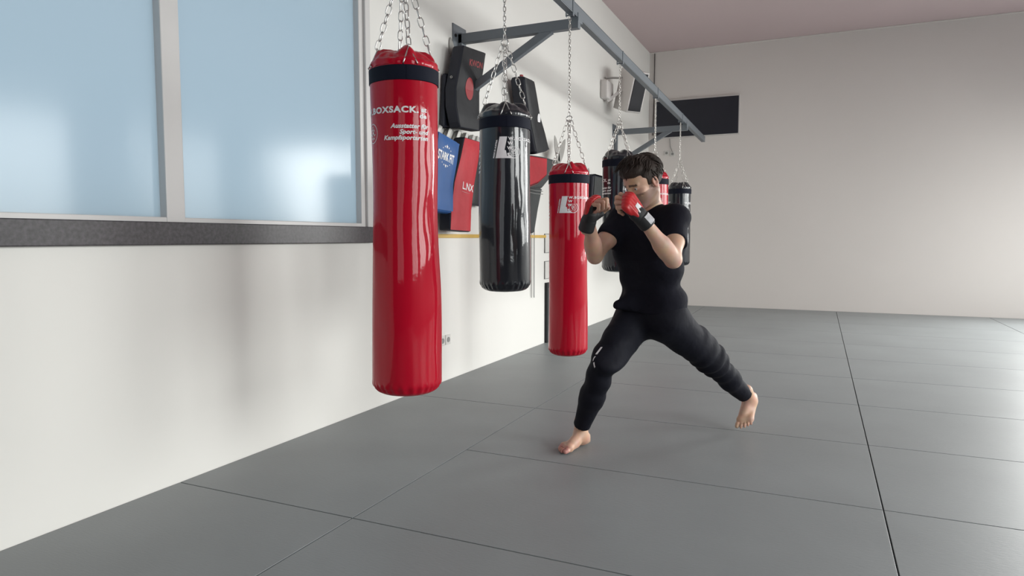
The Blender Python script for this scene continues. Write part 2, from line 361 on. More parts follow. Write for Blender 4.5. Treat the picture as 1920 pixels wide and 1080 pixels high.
def make_bag(y, rim, bot, logo_deg, vinyl, split, label, group=None, R=0.152, seed=1, drop=0.165, lean=0.0, pl=0.042, covercol=None, detail=1.0, belly=0.0, hook_rot=12.0):
    rs = random.Random(seed)
    ph = [rs.uniform(0, 6.28) for _ in range(8)]
    view = math.atan2(-y, CX-BX)
    top = bz(y)
    t = thing('punching_bag', label, 'punching bag', (BX, y, bot), 0, group)
    H = rim-bot
    def rad(th, z):      # z measured down from the rim, positive
        d = (H - z)      # height above the bottom
        r = R*(1 + belly*(0.55*smooth01((H*0.62 - d)/(H*0.4)) - 0.25*math.exp(-((d-H*0.55)/0.2)**2)*(0.5+0.5*math.cos(th-view-1.2))))
        r += 0.0022*math.sin(2*th+ph[0]+3.1*z) + 0.0014*math.sin(3*th+ph[1]-4.3*z) + 0.0012*math.sin(5.0*z+ph[2]) + 0.0010*math.sin(9*z+ph[3]+th)
        k = math.exp(-((math.remainder(th-view-0.85, 2*PI))/0.28)**2)
        r += k*0.0022*math.sin(21*z+ph[4]+2*th)*smooth01((z-0.25)/0.2)*smooth01((H-0.25-z)/0.2)
        k = math.exp(-((math.remainder(th-view+0.95, 2*PI))/0.25)**2)
        r += k*0.0016*math.sin(17*z+ph[5]-2*th)
        if d < 0.075:    # pleated seam over the bottom edge
            r += 0.0034*math.sin(27*th+ph[6]+2*math.sin(3*th))*smooth01(d/0.03)*smooth01((0.075-d)/0.045)
            r -= 0.0035*math.exp(-((d-0.03)/0.006)**2)
        rc = 0.062
        if d < rc:
            r -= rc - math.sqrt(max(0, rc*rc-(rc-d)**2))
        return r
    n = 144
    b = bmesh.new(); rings = []
    zs = [i/70*(H-0.08) for i in range(71)] + [H-0.08+0.08*math.sin(PI/2*k/16) for k in range(1, 17)]
    for z in zs:
        rings.append([b.verts.new((rad(2*PI*k/n, z)*math.cos(2*PI*k/n), rad(2*PI*k/n, z)*math.sin(2*PI*k/n), H-z)) for k in range(n)])
    for A, B in zip(rings[:-1], rings[1:]):
        for k in range(n): b.faces.new((A[k], B[k], B[(k+1) % n], A[(k+1) % n]))
    # slightly domed underside
    last = rings[-1]
    for rr, zz in ((0.7, -0.004), (0.35, -0.007)):
        nx = [b.verts.new((v.co.x*rr, v.co.y*rr, zz)) for v in rings[-1]]
        for k in range(n): b.faces.new((last[k], nx[k], nx[(k+1) % n], last[(k+1) % n]))
        last = nx
    b.faces.new(last)
    shell = obj('shell', b, vinyl, t, smooth=True)
    # webbing band, in two overlapping lengths
    b = bmesh.new(); rings = []
    for z, o_ in ((0.004, 0.0), (0.006, 0.0035), (0.066, 0.0035), (0.068, 0.0)):
        rings.append([b.verts.new(((rad(2*PI*k/n, z)+o_+(0.0016 if (k*360/n-math.degrees(view)-3) % 360 < 90 else 0))*math.cos(2*PI*k/n), (rad(2*PI*k/n, z)+o_+(0.0016 if (k*360/n-math.degrees(view)-3) % 360 < 90 else 0))*math.sin(2*PI*k/n), H-z)) for k in range(n)])
    for A, B in zip(rings[:-1], rings[1:]):
        for k in range(n): b.faces.new((A[k], B[k], B[(k+1) % n], A[(k+1) % n]))
    obj('webbing_band', b, M['web'], t, smooth=False)
    # gathered cover on top: rim hem then folded cloth pulled up toward the chains
    b = bmesh.new(); rings = []
    prof = [(1.0, 0.0), (1.015, 0.010), (1.012, 0.022), (0.97, 0.030), (0.93, 0.030), (0.88, 0.046), (0.78, 0.063), (0.62, 0.075), (0.38, 0.080), (0.12, 0.075)]
    for i, (f, z) in enumerate(prof):
        ring = []
        for k in range(n):
            th = 2*PI*k/n; a = math.radians(hook_rot)+view
            lift = math.cos(4*(th-a))
            w_ = smooth01((i-3)/4)
            rr = R*f*(1 + 0.045*w_*math.sin(11*th+ph[1]) ) + 0.0025*math.sin(17*th+ph[2])*(1 if i >= 3 else 0.4)
            zz = z + w_*0.017*lift*(f if f > .3 else .3) + w_*0.006*math.sin(9*th+ph[3]) + (0.003*math.sin(6*th+ph[5]) if i else 0)
            ring.append(b.verts.new((rr*math.cos(th), rr*math.sin(th), H+zz)))
        rings.append(ring)
    for A, B in zip(rings[:-1], rings[1:]):
        for k in range(n): b.faces.new((A[k], A[(k+1) % n], B[(k+1) % n], B[k]))
    b.faces.new(rings[-1])
    obj('top_cover', b, covercol or vinyl, t, smooth=True)
    # four hooks and chains
    sp = split - bot
    for q in range(4):
        th = view + math.radians(hook_rot) + q*PI/2
        d = Vector((math.cos(th), math.sin(th), 0)); s = Vector((-math.sin(th), math.cos(th), 0))
        ap = d*R*0.80 + Vector((0, 0, H+0.066 + 0.012))
        b = bmesh.new()
        for sg in (-1, 1):
            tube(b, [ap+Vector((0, 0, 0.012)), ap, d*(R*0.93)+s*sg*0.018+Vector((0, 0, H+0.034)), d*(R+0.006)+s*sg*0.029+Vector((0, 0, H+0.006)), d*(R-0.004)+s*sg*0.030+Vector((0, 0, H-0.002))], 0.0032, n=8)
        obj('hook', b, M['chain'], t, smooth=True)
        obj('chain_strand', chain(ap+Vector((0, 0, 0.006)), (d.x*0.012, d.y*0.012, sp), pl, 0.0026, 0.4+q), M['chain'], t, smooth=True)
    b = bmesh.new(); tube(b, [Vector((0.022*math.cos(a), 0.0, sp+0.012+0.022*math.sin(a))) for a in [2*PI*k/16 for k in range(16)]], 0.004, closed=True)
    obj('ring', b, M['chain'], t, smooth=True)
    obj('hanging_chain', chain((0, 0, sp+0.030), (0, 0, top-bot-0.035), 0.027, 0.0030), M['chain'], t, smooth=True)
    # strap over the beam
    b = bmesh.new(); zt = top-bot
    bx(b, -0.0295, -0.0260, -0.014, 0.014, zt-0.03, zt+0.085); bx(b, 0.0260, 0.0295, -0.014, 0.014, zt-0.03, zt+0.085)
    bx(b, -0.0295, 0.0295, -0.014, 0.014, zt+0.082, zt+0.086); tube(b, [(-0.028, 0, zt-0.022), (0.028, 0, zt-0.022)], 0.005)
    obj('beam_clamp', b, M['steel'], t)
    # printed logo and lettering wrapped on the shell
    lb, tb, ub, eb = prints()
    th0 = view + math.radians(logo_deg)
    for nm, src, thx, zt_ in (('printed_logo', lb, th0, drop+0.122), ('printed_lettering', tb, th0-math.radians(48), 0.205), ('printed_slogan', ub, th0-math.radians(48), 0.205), ('printed_emblem', eb, th0-math.radians(48), 0.205)):
        for v in src.verts:
            th = thx + v.co.x/R; z = zt_ - v.co.y; r = rad(th, z) + 0.0011
            v.co = Vector((r*math.cos(th), r*math.sin(th), H-z))
        obj(nm, src, M['white'], t)
    return t
make_bag(2.63, 1.893, 0.440, 88, M['red'], 2.33, 'large red punching bag nearest the camera, hanging by the window', seed=3, belly=0.105, hook_rot=10, R=0.149)
make_bag(3.70, 1.850, 0.832, -20, M['blk'], 2.28, 'glossy black punching bag between the two large red bags', seed=5, hook_rot=3, drop=0.123)
make_bag(4.84, 1.618, 0.265, -29, M['red'], 2.02, 'red punching bag hanging lowest, beside the boxer\'s raised glove', seed=8, belly=0.03, hook_rot=0, R=0.146)
make_bag(6.23, 1.872, 0.835, 20, M['blk'], 2.20, 'black punching bag half hidden behind the boxer', seed=11, hook_rot=38)
make_bag(7.74, 1.815, 0.80, -22, M['red'], 2.10, 'distant red punching bag behind the boxer\'s neck', seed=14, hook_rot=20)
make_bag(9.25, 1.80, 0.78, 200, M['blk'], 2.15, 'farthest black punching bag at the end of the row', seed=17, hook_rot=25)

# ------------------------------------------------------------------ kick pads on the wall
def loft_pad(secs, t_, rc=0.025, ncor=4):
    """secs: list of (xfront, yL, zL, yR, zR); slab with rounded corners, thickness t_ toward the wall"""
    b = bmesh.new(); rings = []
    S = []
    (x, yl, zl, yr, zr) = secs[0]; nS = len(secs)
    def ring(sec, inset, zshift):
        x, yl, zl, yr, zr = sec
        L = Vector((x, yl, zl)); Rr = Vector((x, yr, zr)); e = (Rr-L); W = e.length; e.normalize(); f = Vector((1, 0, 0))
        pts = []; r = rc
        for (cx_, cy_, a0) in ((inset+r, -inset-r, 90), (inset+r, -t_+inset+r, 180), (W-inset-r, -t_+inset+r, 270), (W-inset-r, -inset-r, 0)):
            for k in range(ncor+1):
                a = math.radians(a0 + 90*k/ncor)
                pts.append(L + e*(cx_+r*math.cos(a)) + f*(cy_+r*math.sin(a)) + zshift)
        return pts
    dn = (Vector((0, secs[-1][1]-secs[0][1], secs[-1][2]-secs[0][2]))).normalized()
    seq = []
    for i, (ins, sh) in enumerate(((rc*0.9, 0), (rc*0.35, rc*0.25), (0.0, rc))): seq.append(ring(secs[0], ins, dn*sh))
    for s in secs[1:-1]: seq.append(ring(s, 0, Vector()))
    for i, (ins, sh) in enumerate(((0.0, rc), (rc*0.35, rc*0.25), (rc*0.9, 0))): seq.append(ring(secs[-1], ins, -dn*sh))
    rings = [[b.verts.new(p) for p in s] for s in seq]; n = len(rings[0])
    for A, B in zip(rings[:-1], rings[1:]):
        for k in range(n): b.faces.new((A[k], A[(k+1) % n], B[(k+1) % n], B[k]))
    b.faces.new(rings[0][::-1]); b.faces.new(rings[-1])
    bmesh.ops.recalc_face_normals(b, faces=b.faces[:])
    return b
def interp(secs, n):
    out = []
    for i in range(n):
        f = i/(n-1)*(len(secs)-1); k = min(int(f), len(secs)-2); u = f-k
        out.append(tuple(a+(c-a)*u for a, c in zip(secs[k], secs[k+1])))
    return out
def conform(b, secs, o_, lift=0.0125):
    """press standing artwork onto the curved pad face"""
    sz = [((r[2]+r[4])/2-o_.z, r[0]) for r in secs][::-1]
    for v in b.verts: v.co.x = float(np.interp(v.co.z, [q[0] for q in sz], [q[1] for q in sz])) + lift
    return b
def wall_text(b, org, e, up, off=0.002):
    """stand flat artwork b on a pad face: x along e, y along up"""
    e = Vector(e).normalized(); up = Vector(up).normalized(); n = e.cross(up)
    m = Matrix((( e.x, up.x, n.x, org[0]+off), (e.y, up.y, n.y, org[1]), (e.z, up.z, n.z, org[2]), (0, 0, 0, 1)))
    bmesh.ops.transform(b, matrix=m, verts=b.verts); return b
def disc(r, n=32, sx=1.0):
    b = bmesh.new(); polyg(b, [(sx*r*math.cos(2*PI*k/n), r*math.sin(2*PI*k/n)) for k in range(n)]); return b

def pad(label, secs, t_, face_m, side_m, rc=0.022, facing=None, group=None, name='kick_pad', cat='kick pad'):
    """body slab plus a face panel that follows it"""
    org = Vector((0, (secs[-1][1]+secs[-1][3])/2, secs[-1][2]))
    t = thing(name, label, cat, org, 0, group)
    s2 = [(x, a-org.y, b_-org.z, c-org.y, d-org.z) for (x, a, b_, c, d) in interp(secs, 17)]
    obj('pad_body', loft_pad(s2, t_, rc), side_m, t, smooth=False)
    if facing:
        m = facing
        ins = rc*0.55
        b = bmesh.new(); rows = []
        nn = len(s2)
        for i, (x, yl, zl, yr, zr) in enumerate(s2):
            row = []
            for k in range(9):
                u = k/8; y = yl+(yr-yl)*u; z = zl+(zr-zl)*u
                W = math.hypot(yr-yl, zr-zl)
                u2 = (ins + (W-2*ins)*u)/W
                y = yl+(yr-yl)*u2; z = zl+(zr-zl)*u2
                if i == 0: z -= ins
                if i == nn-1: z += ins
                ed = min(u, 1-u, i/(nn-1), 1-i/(nn-1))
                row.append(b.verts.new((x + 0.001 + 0.010*smooth01(ed*6), y, z)))
            rows.append(row)
        for A, B in zip(rows[:-1], rows[1:]):
            for k in range(8): b.faces.new((A[k], B[k], B[k+1], A[k+1]))
        obj('face_panel', b, m, t, smooth=True)
    return t, org
LEAN = (0, 1, 0.06)
# A: black pad with the red dot
secs = [(0.165, 4.745, 2.640, 5.135, 2.675), (0.158, 4.700, 2.48, 5.10, 2.51), (0.148, 4.650, 2.30, 5.05, 2.335), (0.155, 4.640, 2.16, 5.035, 2.185), (0.170, 4.672, 2.00, 5.038, 2.022)]
t, o_ = pad('black kick pad with a red dot, leaning above the red pad', secs, 0.100, M['padblk'], M['padside'], 0.014, M['padblk'])
d = cut(disc(0.088, sx=0.76)); bmesh.ops.rotate(d, cent=(0, 0, 0), matrix=Matrix.Rotation(PI/2, 3, 'Z'), verts=d.verts); cut(d); bmesh.ops.rotate(d, cent=(0, 0, 0), matrix=Matrix.Rotation(-PI/2, 3, 'Z'), verts=d.verts)
wall_text(d, (0.163, 4.845-o_.y, 2.325-o_.z), (0, 1, 0.08), (0, 0.03, 1)); conform(d, secs, o_, 0.0135); obj('red_dot', d, M['logored'], t)
x = text_mesh('KWON', 0.070, 0.0015, shear=0.15, align='RIGHT'); wall_text(x, (0.178, 5.055-o_.y, 2.525-o_.z), (0, 1, 0.09), (0, 0, 1)); conform(x, secs, o_); obj('lettering', x, M['logored'], t)
b = bmesh.new(); tube(b, [(0.10+0.008*math.cos(a), 4.664-o_.y, 2.385-o_.z+0.008*math.sin(a)) for a in [2*PI*k/12 for k in range(12)]], 0.003, closed=True); obj('eyelet', b, M['alu'], t)
# B: pad behind it
secs = [(0.047, 4.665, 2.42, 4.925, 2.45), (0.047, 4.63, 2.0, 4.90, 2.03)]
pad('flat black pad hidden behind the black pad with the red dot', secs, 0.040, M['padblk'], M['padside'], 0.018)
# C: blue
secs = [(0.21, 4.27, 1.925, 4.605, 1.872), (0.205, 4.235, 1.75, 4.570, 1.71), (0.19, 4.205, 1.57, 4.535, 1.55), (0.20, 4.20, 1.345, 4.515, 1.330)]
t, o_ = pad('blue kick pad beside the big red punching bag', secs, 0.11, M['padblue'], M['padblue'], 0.030, M['padblue'])
x = text_mesh('STARK FIT', 0.098, 0.0030, align='CENTER', spacing=1.0)
for v in x.verts:
    v.co.x *= 0.52; v.co.y *= 0.8; u = v.co.x/0.14; v.co.y = (v.co.y-0.035)*(1+0.35*u*u)+0.035
wall_text(x, (0.219, 4.370-o_.y, 1.715-o_.z), (0, 1, -0.12), (0.0, 0.1, 1)); conform(x, secs, o_); obj('lettering', x, M['white'], t)
def star(b, cx, cy, r):
    c = b.verts.new((cx, cy, 0)); p = [b.verts.new((cx+(r if k % 2 == 0 else r*0.4)*math.sin(PI*k/5), cy+(r if k % 2 == 0 else r*0.4)*math.cos(PI*k/5), 0)) for k in range(10)]
    for k in range(10): b.faces.new((c, p[(k+1) % 10], p[k]))
for y0, c_, q in ((0.100, -0.005, 0.9), (-0.040, 0.004, 0.8)):
    b = bmesh.new()
    for k, r in ((-2, 0.008), (-1, 0.011), (0, 0.020), (1, 0.011), (2, 0.008)): star(b, k*0.028, y0+c_*k*k, r*q)
    wall_text(b, (0.219, 4.375-o_.y, 1.715-o_.z), (0, 1, -0.12), (0, 0.1, 1)); conform(b, secs, o_); obj('star_print', b, M['white'], t)
# E: red
secs = [(0.172, 4.740, 1.938, 5.02, 1.935), (0.165, 4.685, 1.78, 4.995, 1.78), (0.150, 4.610, 1.58, 4.945, 1.575), (0.155, 4.550, 1.38, 4.885, 1.37), (0.175, 4.495, 1.205, 4.835, 1.195)]
t, o_ = pad('red kick pad with black sides between the blue pad and the black punching bag', secs, 0.100, M['padred'], M['padside'], 0.014, M['padred'])
x = text_mesh('L.NX', 0.082, 0.001, shear=0.1); x2 = bmesh.new(); merge(x2, x); tube(x2, [(0.0, -0.022, 0), (0.12, -0.022, 0)], 0.0012, n=4)
wall_text(x2, (0.170, 4.715-o_.y, 1.535-o_.z), (0, 1, -0.10), (-0.02, 0.12, 1)); conform(x2, secs, o_); obj('lettering', x2, M['white'], t)
# F: black pad between E and the black bag
secs = [(0.10, 5.02, 1.93, 5.34, 1.93), (0.09, 5.00, 1.65, 5.32, 1.65), (0.10, 4.95, 1.42, 5.28, 1.42)]
t, o_ = pad('black pad with white lettering peeking out beside the red pad', secs, 0.07, M['padblk'], M['padside'], 0.02, M['padblk'])
x = text_mesh('W.BOXSACK', 0.07, 0.002, align='CENTER'); wall_text(x, (0.103, 5.22-o_.y, 1.67-o_.z), (0, 0, -1), (0, 1, 0)); obj('lettering', x, M['white'], t)
# G: upper black pad
secs = [(0.20, 5.845, 2.640, 6.105, 2.650), (0.185, 5.92, 2.50, 6.22, 2.51), (0.175, 6.02, 2.33, 6.33, 2.34), (0.185, 6.08, 2.17, 6.43, 2.20), (0.205, 6.145, 1.955, 6.50, 2.03)]
t, o_ = pad('black kick pad with small white oval hanging behind the black punching bag', secs, 0.145, M['padblk'], M['padside'], 0.028, M['padblk'])
d = disc(0.050, sx=0.75); wall_text(d, (0.188, 6.245-o_.y, 2.310-o_.z), (0, 1, 0.03), (0, 0, 1)); obj('oval_print', d, M['white'], t)
obj('red_strap', prism([(5.99-o_.y, 2.655-o_.z), (6.05-o_.y, 2.660-o_.z), (6.04-o_.y, 2.695-o_.z), (6.00-o_.y, 2.69-o_.z)], 0.09, 0.11, 0.002), M['logored'], t)
# H: red pad lying sideways with grey border
oH = Vector((0, 6.2, 1.62)); t = thing('kick_pad', 'red pad with grey edges sticking out sideways behind the black punching bag', 'kick pad', oH)
L = lambda pts: [(y-oH.y, z-oH.z) for y, z in pts]
obj('pad_body', prism(L([(5.75, 1.925), (6.40, 1.960), (6.70, 1.962), (6.655, 1.80), (6.35, 1.642), (5.75, 1.585)]), 0.095, 0.185, 0.02), M['padgrey'], t)
obj('face_panel', prism(L([(5.77, 1.915), (6.435, 1.945), (6.43, 1.785), (6.20, 1.69), (5.77, 1.595)]), 0.17, 0.205, 0.012), M['padred'], t)
b = bmesh.new(); tube(b, [(0.19, a-oH.y, z-oH.z) for a, z in ((6.445, 1.95), (6.44, 1.78), (6.20, 1.68), (5.77, 1.585))], 0.004); obj('piping', b, M['logored'], t)
# I: dark pad below
secs = [(0.085, 6.20, 1.66, 6.60, 1.665), (0.085, 6.10, 1.45, 6.49, 1.45), (0.085, 6.03, 1.20, 6.385, 1.195)]
t, o_ = pad('charcoal pad hanging below the sideways red pad', secs, 0.06, M['padgrey'], M['padgrey'], 0.02, M['padgrey'])
for zz in (1.60, 1.63):
    b = bmesh.new(); tube(b, [(0.098, 6.18-o_.y, zz-o_.z), (0.102, 6.38-o_.y, zz-0.006-o_.z), (0.098, 6.58-o_.y, zz-o_.z)], 0.004); obj('elastic_cord', b, M['cablegrey'], t)
# J: pads beyond the low red bag
secs = [(0.17, 8.12, 1.94, 8.62, 1.94), (0.16, 8.10, 1.7, 8.60, 1.7), (0.17, 8.08, 1.42, 8.58, 1.42)]
t, o_ = pad('dark kick pad on the wall to the right of the low red bag', secs, 0.10, M['padgrey'], M['padside'], 0.05, M['padgrey'])
d = disc(0.022, sx=0.8); wall_text(d, (0.182, 8.33-o_.y, 1.635-o_.z), (0, 1, 0), (0, 0, 1)); obj('small_print', d, M['white'], t)
secs = [(0.10, 7.76, 1.88, 8.09, 1.88), (0.10, 7.74, 1.40, 8.07, 1.40)]
pad('narrow dark pad tucked behind the other, right of the low red bag', secs, 0.06, M['padblk'], M['padside'], 0.03)

# wall hooks that hold the pads
def blade(pts, w_, x, b):
    """leaf shaped steel blade along a centre line (y,z)"""
    (y0, z0), (y1, z1) = pts; d = Vector((0, y1-y0, z1-z0)); n_ = Vector((0, -d.z, d.y)).normalized(); k = 10
    L_, R_ = [], []
    for i in range(k+1):
        u = i/k; ww = w_*0.5*(math.sin(PI*(0.12+0.88*u))**0.7 if u < 1 else 0.0) + 0.001
        c = Vector((0, y0, z0)) + d*u; L_.append(c+n_*ww); R_.append(c-n_*ww)
    return prism([(p.y, p.z) for p in L_ + R_[::-1]], x, x+0.006, 0.0, b=b)
def hook_thing(y, z, bl, label, x=0.10, w_=0.10):
    t = thing('pad_hook', label, 'wall hook', (0, y, z), 0, None)
    for (dy0, dz0, dy1, dz1, ww) in bl:
        b = bmesh.new(); blade(((dy0, dz0), (dy1, dz1)), ww, x, b); obj('blade', b, M['alu'], t)
    obj('stem', box(0, x+0.004, -0.02, 0.02, -0.02, 0.02, bev=0.003), M['alu'], t)
hook_thing(6.93, 1.965, [(0.0, 0.0, -0.13, 0.262, 0.11), (0.0, 0.0, 0.20, 0.265, 0.115)], 'silver V shaped hook showing above the low red bag', x=0.14)
hook_thing(4.90, 2.52, [(-0.02, 0.0, -0.085, 0.215, 0.085), (0.145, 0.0, 0.155, 0.19, 0.07)], 'silver V shaped hook beside the near wall bracket', x=0.006)
hook_thing(8.32, 1.80, [(0.0, 0.0, 0.02, 0.235, 0.13), (0.0, 0, -0.16, 0.2, 0.1)], 'small silver hook above the dark pad right of the low red bag', x=0.02)
t = thing('pad_rack', 'short silver rack with slanted prongs above the blue and red pads', 'wall rack', (0, 4.8, 1.90))
obj('rail', box(0.0, 0.02, -0.45, 0.42, -0.03, 0.02, bev=0.003), M['alu'], t)
for y0, dy in ((-0.32, 0.10), (-0.15, 0.08), (0.0, 0.08), (0.14, 0.07), (0.27, 0.06), (0.36, 0.05)):
    obj('prong', prism([(y0, 0.0), (y0+0.045, 0.0), (y0+0.045+dy, 0.105), (y0+dy, 0.115)], 0.012, 0.046, 0.003), M['alu'], t)

# small things on the wall
def socket(y, z, label, end=False):
    t = thing('power_socket', label, 'power socket', (0, y, z) if not end else (y, YE, z), 0 if not end else -PI/2)
    obj('plate', box(0, 0.010, -0.040, 0.040, -0.040, 0.040, bev=0.004), M['plastic'], t)
    b = bmesh.new(); bmesh.ops.create_cone(b, cap_ends=True, segments=24, radius1=0.021, radius2=0.021, depth=0.004, matrix=Matrix.Translation((0.011, 0, 0)) @ Matrix.Rotation(PI/2, 4, 'Y'))
    obj('outlet', b, M['cablegrey'], t, smooth=False)
socket(4.75, 0.33, 'small white double socket low on the wall, just right of the big red bag')
socket(4.66, 0.33, 'small white socket low on the wall, mostly hidden by the big red bag')
for y, zb, lab in ((6.487, 0.53, 'thin grey cord hanging down the wall, left one of two'), (6.562, 0.525, 'thin grey cord hanging down the wall, right one of two')):
    b = bmesh.new(); tube(b, [(0.012, 0, 0), (0.012, 0.002, (1.66-zb)*0.5), (0.012, 0.0, 1.66-zb)], 0.0045)
    o = obj('cord', b, M['cablegrey']); o.location = (0, y, zb); tag(o, lab, 'cord')
for z0, z1, lab in ((0.985, 1.195, 'upper small white framed notice behind the low red bag'), (0.70, 0.897, 'lower small white framed notice behind the low red bag')):
    t = thing('framed_notice', lab, 'notice', (0, 7.12, z0))
    obj('frame', box(0, 0.012, -0.25, 0.25, 0, z1-z0, bev=0.003), M['cablegrey'], t)
    obj('sheet', box(0.010, 0.0135, -0.243, 0.243, 0.007, z1-z0-0.007), M['plastic'], t)
t = thing('floor_cabinet', 'low black cabinet against the wall, mostly hidden by the low red bag', 'cabinet', (0, 7.22, 0))
obj('body', box(0, 0.03, -0.33, 0.33, 0.0, 0.66, bev=0.004), M['padblk'], t)
obj('door', box(0.028, 0.034, -0.32, 0.32, 0.02, 0.60, bev=0.002), M['padgrey'], t)
# loudspeaker
t = thing('loudspeaker', 'white wall loudspeaker with dark grille, tilted down, seen behind the grey beam', 'loudspeaker', (0, 9.2, 3.15))
cb = bmesh.new(); bx(cb, 0.0, 0.10, -0.32, -0.02, -0.14, 0.10, bev=0.02); obj('mount_box', cb, M['spk'], t)
cb = beam_bm((0.02, -0.15, 0.16), (0.46, 0.10, 0.16), 0.05, 0.012, bev=0.002); obj('mount_arm', cb, M['alu'], t)
cb = beam_bm((0.05, -0.16, -0.16), (0.28, 0.0, 0.06), 0.05, 0.03, bev=0.004); obj('mount_brace', cb, M['spk'], t)
sb = box(-0.17, 0.15, -0.125, 0.125, -0.27, 0.27, bev=0.012)
Rm = Matrix.Translation((0.34, 0.02, -0.01)) @ Matrix.Rotation(math.radians(-38), 4, 'Z') @ Matrix.Rotation(math.radians(20), 4, 'Y')
bmesh.ops.transform(sb, matrix=Rm, verts=sb.verts); obj('cabinet', sb, M['spk'], t)
gb = box(0.148, 0.158, -0.100, 0.100, -0.245, 0.245, bev=0.004); bmesh.ops.transform(gb, matrix=Rm, verts=gb.verts); obj('grille', gb, M['grille'], t)
# end wall: black panel, cable, sockets
t = thing('wall_screen', 'wide black screen mounted high on the far end wall', 'screen', (0.80, YE, 2.85))
obj('screen_panel', box(-0.67, 0.67, -0.06, -0.01, 0.0, 0.60, bev=0.006), M['screen'], t)
obj('frame', box(-0.69, 0.69, -0.045, 0.0, -0.015, 0.625, bev=0.004), M['spk'], t)
b = bmesh.new(); tube(b, [(0.085, YE-0.012, ZC), (0.082, YE-0.012, 3.6), (0.07, YE-0.012, 2.9)], 0.007); o = obj('power_cable', b, M['cable']); tag(o, 'thin black cable running down the far end wall from the ceiling', 'cable')
socket(0.31, 2.59, 'left white socket on the far end wall below the screen', True)
socket(0.41, 2.57, 'right white socket on the far end wall below the screen', True)
b = bmesh.new(); tube(b, [(0.36, YE-0.010, 2.83), (0.37, YE-0.012, 2.70), (0.41, YE-0.012, 2.60)], 0.005); o = obj('power_cable', b, M['cablegrey']); tag(o, 'short grey cable from the screen to the wall socket', 'cable')

# ------------------------------------------------------------------ the boxer
# measured in (u, v, z): u to the right of the view, v away, z up; the root stands under the pelvis
PU, PV = 0.765, 3.71
cy_, sy_ = math.cos(YAW), math.sin(YAW)
boxer = thing('person', 'person in black t-shirt and black trousers, barefoot, guarding with red gloves', 'person', (CX + PU*cy_ - PV*sy_, PU*sy_ + PV*cy_, 0), YAW)
ORG = np.array([PU, PV, 0.0])
V3 = lambda *a: np.array(a, dtype=np.float64)
def nrm(a): a = np.asarray(a, float); return a/np.linalg.norm(a)
# --- signed distances on point arrays
def cone(P, a, b, ra, rb):
    a = np.asarray(a, float); b = np.asarray(b, float); ab = b-a
    t = np.clip(((P-a)@ab)/(ab@ab), 0, 1)
    return np.linalg.norm(P-a-t[..., None]*ab, axis=-1) - (ra+(rb-ra)*t)
def ell(P, c, r, axes=None):
    q = P-np.asarray(c, float)
    if axes is not None: q = q@np.array(axes).T
    r = np.asarray(r, float); k = np.linalg.norm(q/r, axis=-1)
    return (k-1)*np.linalg.norm(q, axis=-1)/np.maximum(k, 1e-6)*1.0 if False else (k-1)*r.min()*0.5 + (k-1)*r.mean()*0.5
def smin(a, b, k):
    h = np.clip(0.5+0.5*(b-a)/k, 0, 1); return b*(1-h)+a*h - k*h*(1-h)
def smax(a, b, k): return -smin(-a, -b, k)
def plane(P, p, n): return (P-np.asarray(p, float))@nrm(n)
def mesh_sdf(name, fn, lo, hi, h, smooth=2):
    """surface nets over the field fn"""
    lo = np.array(lo, float); hi = np.array(hi, float); n = np.ceil((hi-lo)/h).astype(int)+1
    ax = [lo[i]+h*np.arange(n[i]) for i in range(3)]
    F = np.empty(n)
    for i in range(0, n[0], 16):
        g = np.stack(np.meshgrid(ax[0][i:i+16], ax[1], ax[2], indexing='ij'), -1); F[i:i+16] = fn(g.reshape(-1, 3)).reshape(g.shape[:3])
    S = F < 0
    c = np.zeros(n-1, int); acc = np.zeros(tuple(n-1)+(3,)); cnt = np.zeros(n-1)
    def sl(a, dx, dy, dz): return a[dx:dx+n[0]-1, dy:dy+n[1]-1, dz:dz+n[2]-1]
    for dx in (0, 1):
        for dy in (0, 1):
            for dz in (0, 1):
                for k in range(3):
                    d = [dx, dy, dz]
                    if d[k]: continue
                    e = list(d); e[k] = 1
                    f0 = sl(F, *d); f1 = sl(F, *e); m = (f0 < 0) != (f1 < 0)
                    t = np.where(m, f0/np.where(m, f0-f1, 1), 0)
                    for j in range(3):
                        acc[..., j] += m*(d[j] + (t if j == k else 0))
                    cnt += m
    act = cnt > 0; idx = -np.ones(n-1, int); idx[act] = np.arange(act.sum())
    ii = np.argwhere(act); V = lo + h*(ii + acc[act]/cnt[act][:, None])
    quads = []
    for k in range(3):
        a1, a2 = [(1, 2), (2, 0), (0, 1)][k]
        s0 = [slice(1, n[j]-1) for j in range(3)]; s1 = list(s0)
        s0[k] = slice(0, n[k]-1); s1[k] = slice(1, n[k])
        A = S[tuple(s0)]; B = S[tuple(s1)]; m = np.argwhere(A != B)
        base = np.array([0 if j == k else 1 for j in range(3)])
        p = m+base; e1 = np.zeros(3, int); e1[a1] = 1; e2 = np.zeros(3, int); e2[a2] = 1
        q = [idx[tuple((p-d).T)] for d in (e1*0, e1, e1+e2, e2)]
        q = np.stack(q, 1); flip = ~A[tuple(m.T)]
        q[flip] = q[flip][:, ::-1]; quads.append(q)
    Q = np.concatenate(quads); Q = Q[(Q >= 0).all(1)]
    # light smoothing
    E = np.concatenate([Q[:, [0, 1]], Q[:, [1, 2]], Q[:, [2, 3]], Q[:, [3, 0]]])
    for _ in range(smooth):
        A = np.zeros_like(V); cn = np.zeros(len(V))
        for a, b_ in ((0, 1), (1, 0)):
            np.add.at(A, E[:, a], V[E[:, b_]]); np.add.at(cn, E[:, a], 1)
        V = V*0.5 + 0.5*A/np.maximum(cn, 1)[:, None]
    return V, Q
